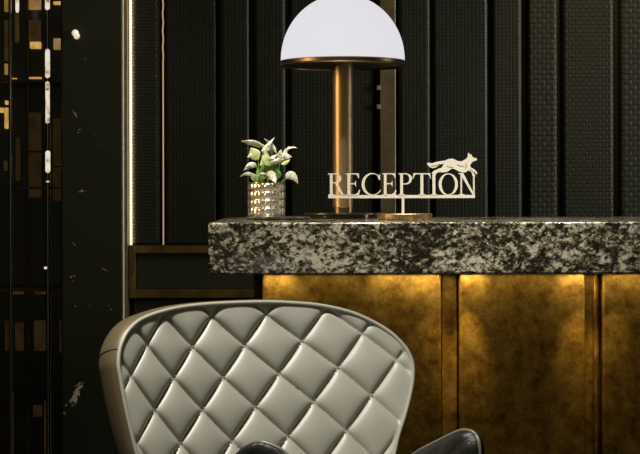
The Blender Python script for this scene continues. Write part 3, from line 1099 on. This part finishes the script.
# ------------------------------------------------------------------ left: lobby reflection, built as posts, shelves and glowing amber panels
CD = 7.05
refl = thing('reflected_lobby', (X(20, CD), CD, 0), 'dark reflection of the lobby beside the marble pier, built as posts and glowing amber panels', 'reflection')
bm = bmesh.new()
box(bm, -3.045, X(62, 6.85) - 0.002, CD + 0.22, CD + 0.26, 0, 3.0)
obj('reflection_backing', bm, M['black_gloss'], refl)
for y, mk in ((79, 'bronze_dark'), (187, 'black_gloss'), (290, 'bronze_dark')):
    bm = bmesh.new(); box(bm, -3.044, X(62, 6.85) - 0.003, CD + 0.03, CD + 0.21, Z(y + 1.5, CD), Z(y - 1.0, CD))
    obj('reflection_shelf', bm, M[mk], refl)


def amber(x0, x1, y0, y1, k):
    m = M['amber_refl_glow'] if k == 1 else AMB[k]
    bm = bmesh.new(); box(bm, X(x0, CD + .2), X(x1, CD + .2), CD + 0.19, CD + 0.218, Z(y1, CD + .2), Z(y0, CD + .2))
    obj('amber_reflection', bm, m, refl, bevel=0.002)  # reflected gold lobby lights, built as glowing panels


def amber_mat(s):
    m, nt, b = base_mat('glowing_amber_reflection', (0.03, 0.02, 0.01), 0.3, 0, 0.3)  # uneven reflected light put into the emission colour
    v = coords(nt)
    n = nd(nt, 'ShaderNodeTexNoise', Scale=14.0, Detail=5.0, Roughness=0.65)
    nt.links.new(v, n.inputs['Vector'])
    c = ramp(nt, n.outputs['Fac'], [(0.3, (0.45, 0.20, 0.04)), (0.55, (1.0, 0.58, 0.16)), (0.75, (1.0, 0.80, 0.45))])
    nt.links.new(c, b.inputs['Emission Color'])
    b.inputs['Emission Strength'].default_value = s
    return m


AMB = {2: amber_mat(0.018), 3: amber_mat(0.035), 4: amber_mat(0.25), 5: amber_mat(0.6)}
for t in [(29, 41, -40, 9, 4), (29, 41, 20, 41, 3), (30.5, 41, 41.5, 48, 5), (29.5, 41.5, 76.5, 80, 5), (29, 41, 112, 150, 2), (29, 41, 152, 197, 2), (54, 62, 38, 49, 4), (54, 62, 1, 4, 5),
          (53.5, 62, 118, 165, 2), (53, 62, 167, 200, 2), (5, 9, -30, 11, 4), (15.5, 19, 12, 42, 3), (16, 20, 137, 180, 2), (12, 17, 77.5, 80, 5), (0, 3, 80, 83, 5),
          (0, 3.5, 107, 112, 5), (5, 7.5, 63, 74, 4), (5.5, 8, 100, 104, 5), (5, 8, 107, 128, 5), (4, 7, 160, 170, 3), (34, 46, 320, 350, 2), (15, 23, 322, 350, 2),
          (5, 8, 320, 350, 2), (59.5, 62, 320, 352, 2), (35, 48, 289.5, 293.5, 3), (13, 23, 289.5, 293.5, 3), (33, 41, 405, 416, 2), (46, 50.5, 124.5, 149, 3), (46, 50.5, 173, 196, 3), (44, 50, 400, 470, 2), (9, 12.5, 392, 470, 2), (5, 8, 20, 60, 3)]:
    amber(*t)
# posts of the lobby reflection
for x0, x1, y0, y1, mk in ((8.8, 12.2, -60, 560, 'steel'), (45.6, 50.2, -60, 600, 'steel'), (27.4, 29, -60, 560, 'bronze_dark'), (61, 62.3, -60, 560, 'bronze_dark')):
    bm = bmesh.new()
    zb_ = max(0.0, Z(y1, CD))
    lathe(bm, [(0, zb_), ((x1 - x0) / 2 / F * CD, zb_), ((x1 - x0) / 2 / F * CD, 2.95), (0, 2.95)], (X((x0 + x1) / 2, CD), CD), 20)
    obj('post', bm, M[mk], refl, smooth='auto')
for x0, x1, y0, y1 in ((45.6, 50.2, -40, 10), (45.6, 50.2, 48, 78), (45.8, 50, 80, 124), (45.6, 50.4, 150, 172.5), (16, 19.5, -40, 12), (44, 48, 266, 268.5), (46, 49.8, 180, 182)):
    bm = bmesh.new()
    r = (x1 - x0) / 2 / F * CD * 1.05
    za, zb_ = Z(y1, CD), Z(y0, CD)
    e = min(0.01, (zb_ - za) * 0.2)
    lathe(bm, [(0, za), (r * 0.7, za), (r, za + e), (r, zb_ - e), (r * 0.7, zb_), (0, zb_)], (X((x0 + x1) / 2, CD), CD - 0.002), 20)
    obj('glint_tube', bm, M['glint_glow'], refl, smooth='auto')  # light mirrored in the polished posts, built as glowing tubes

# lamp reflection in the polished marble pier, built as a glowing blob
glint = thing('lamp_reflection', P(76, 34, 6.85), 'tiny bright lamp reflection high on the black marble pier, built as a glowing blob', 'lamp reflection')
bm = bmesh.new()
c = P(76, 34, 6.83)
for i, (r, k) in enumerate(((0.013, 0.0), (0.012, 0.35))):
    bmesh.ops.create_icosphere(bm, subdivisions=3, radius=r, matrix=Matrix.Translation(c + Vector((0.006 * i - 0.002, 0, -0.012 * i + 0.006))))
obj('glowing_blob', bm, M['glint_glow'], glint, smooth=True)
bm = bmesh.new(); box(bm, c.x - 0.006, c.x + 0.006, 6.835, 6.8495, c.z - 0.006, c.z + 0.006)
obj('blob_backing', bm, M['bronze_dark'], glint)
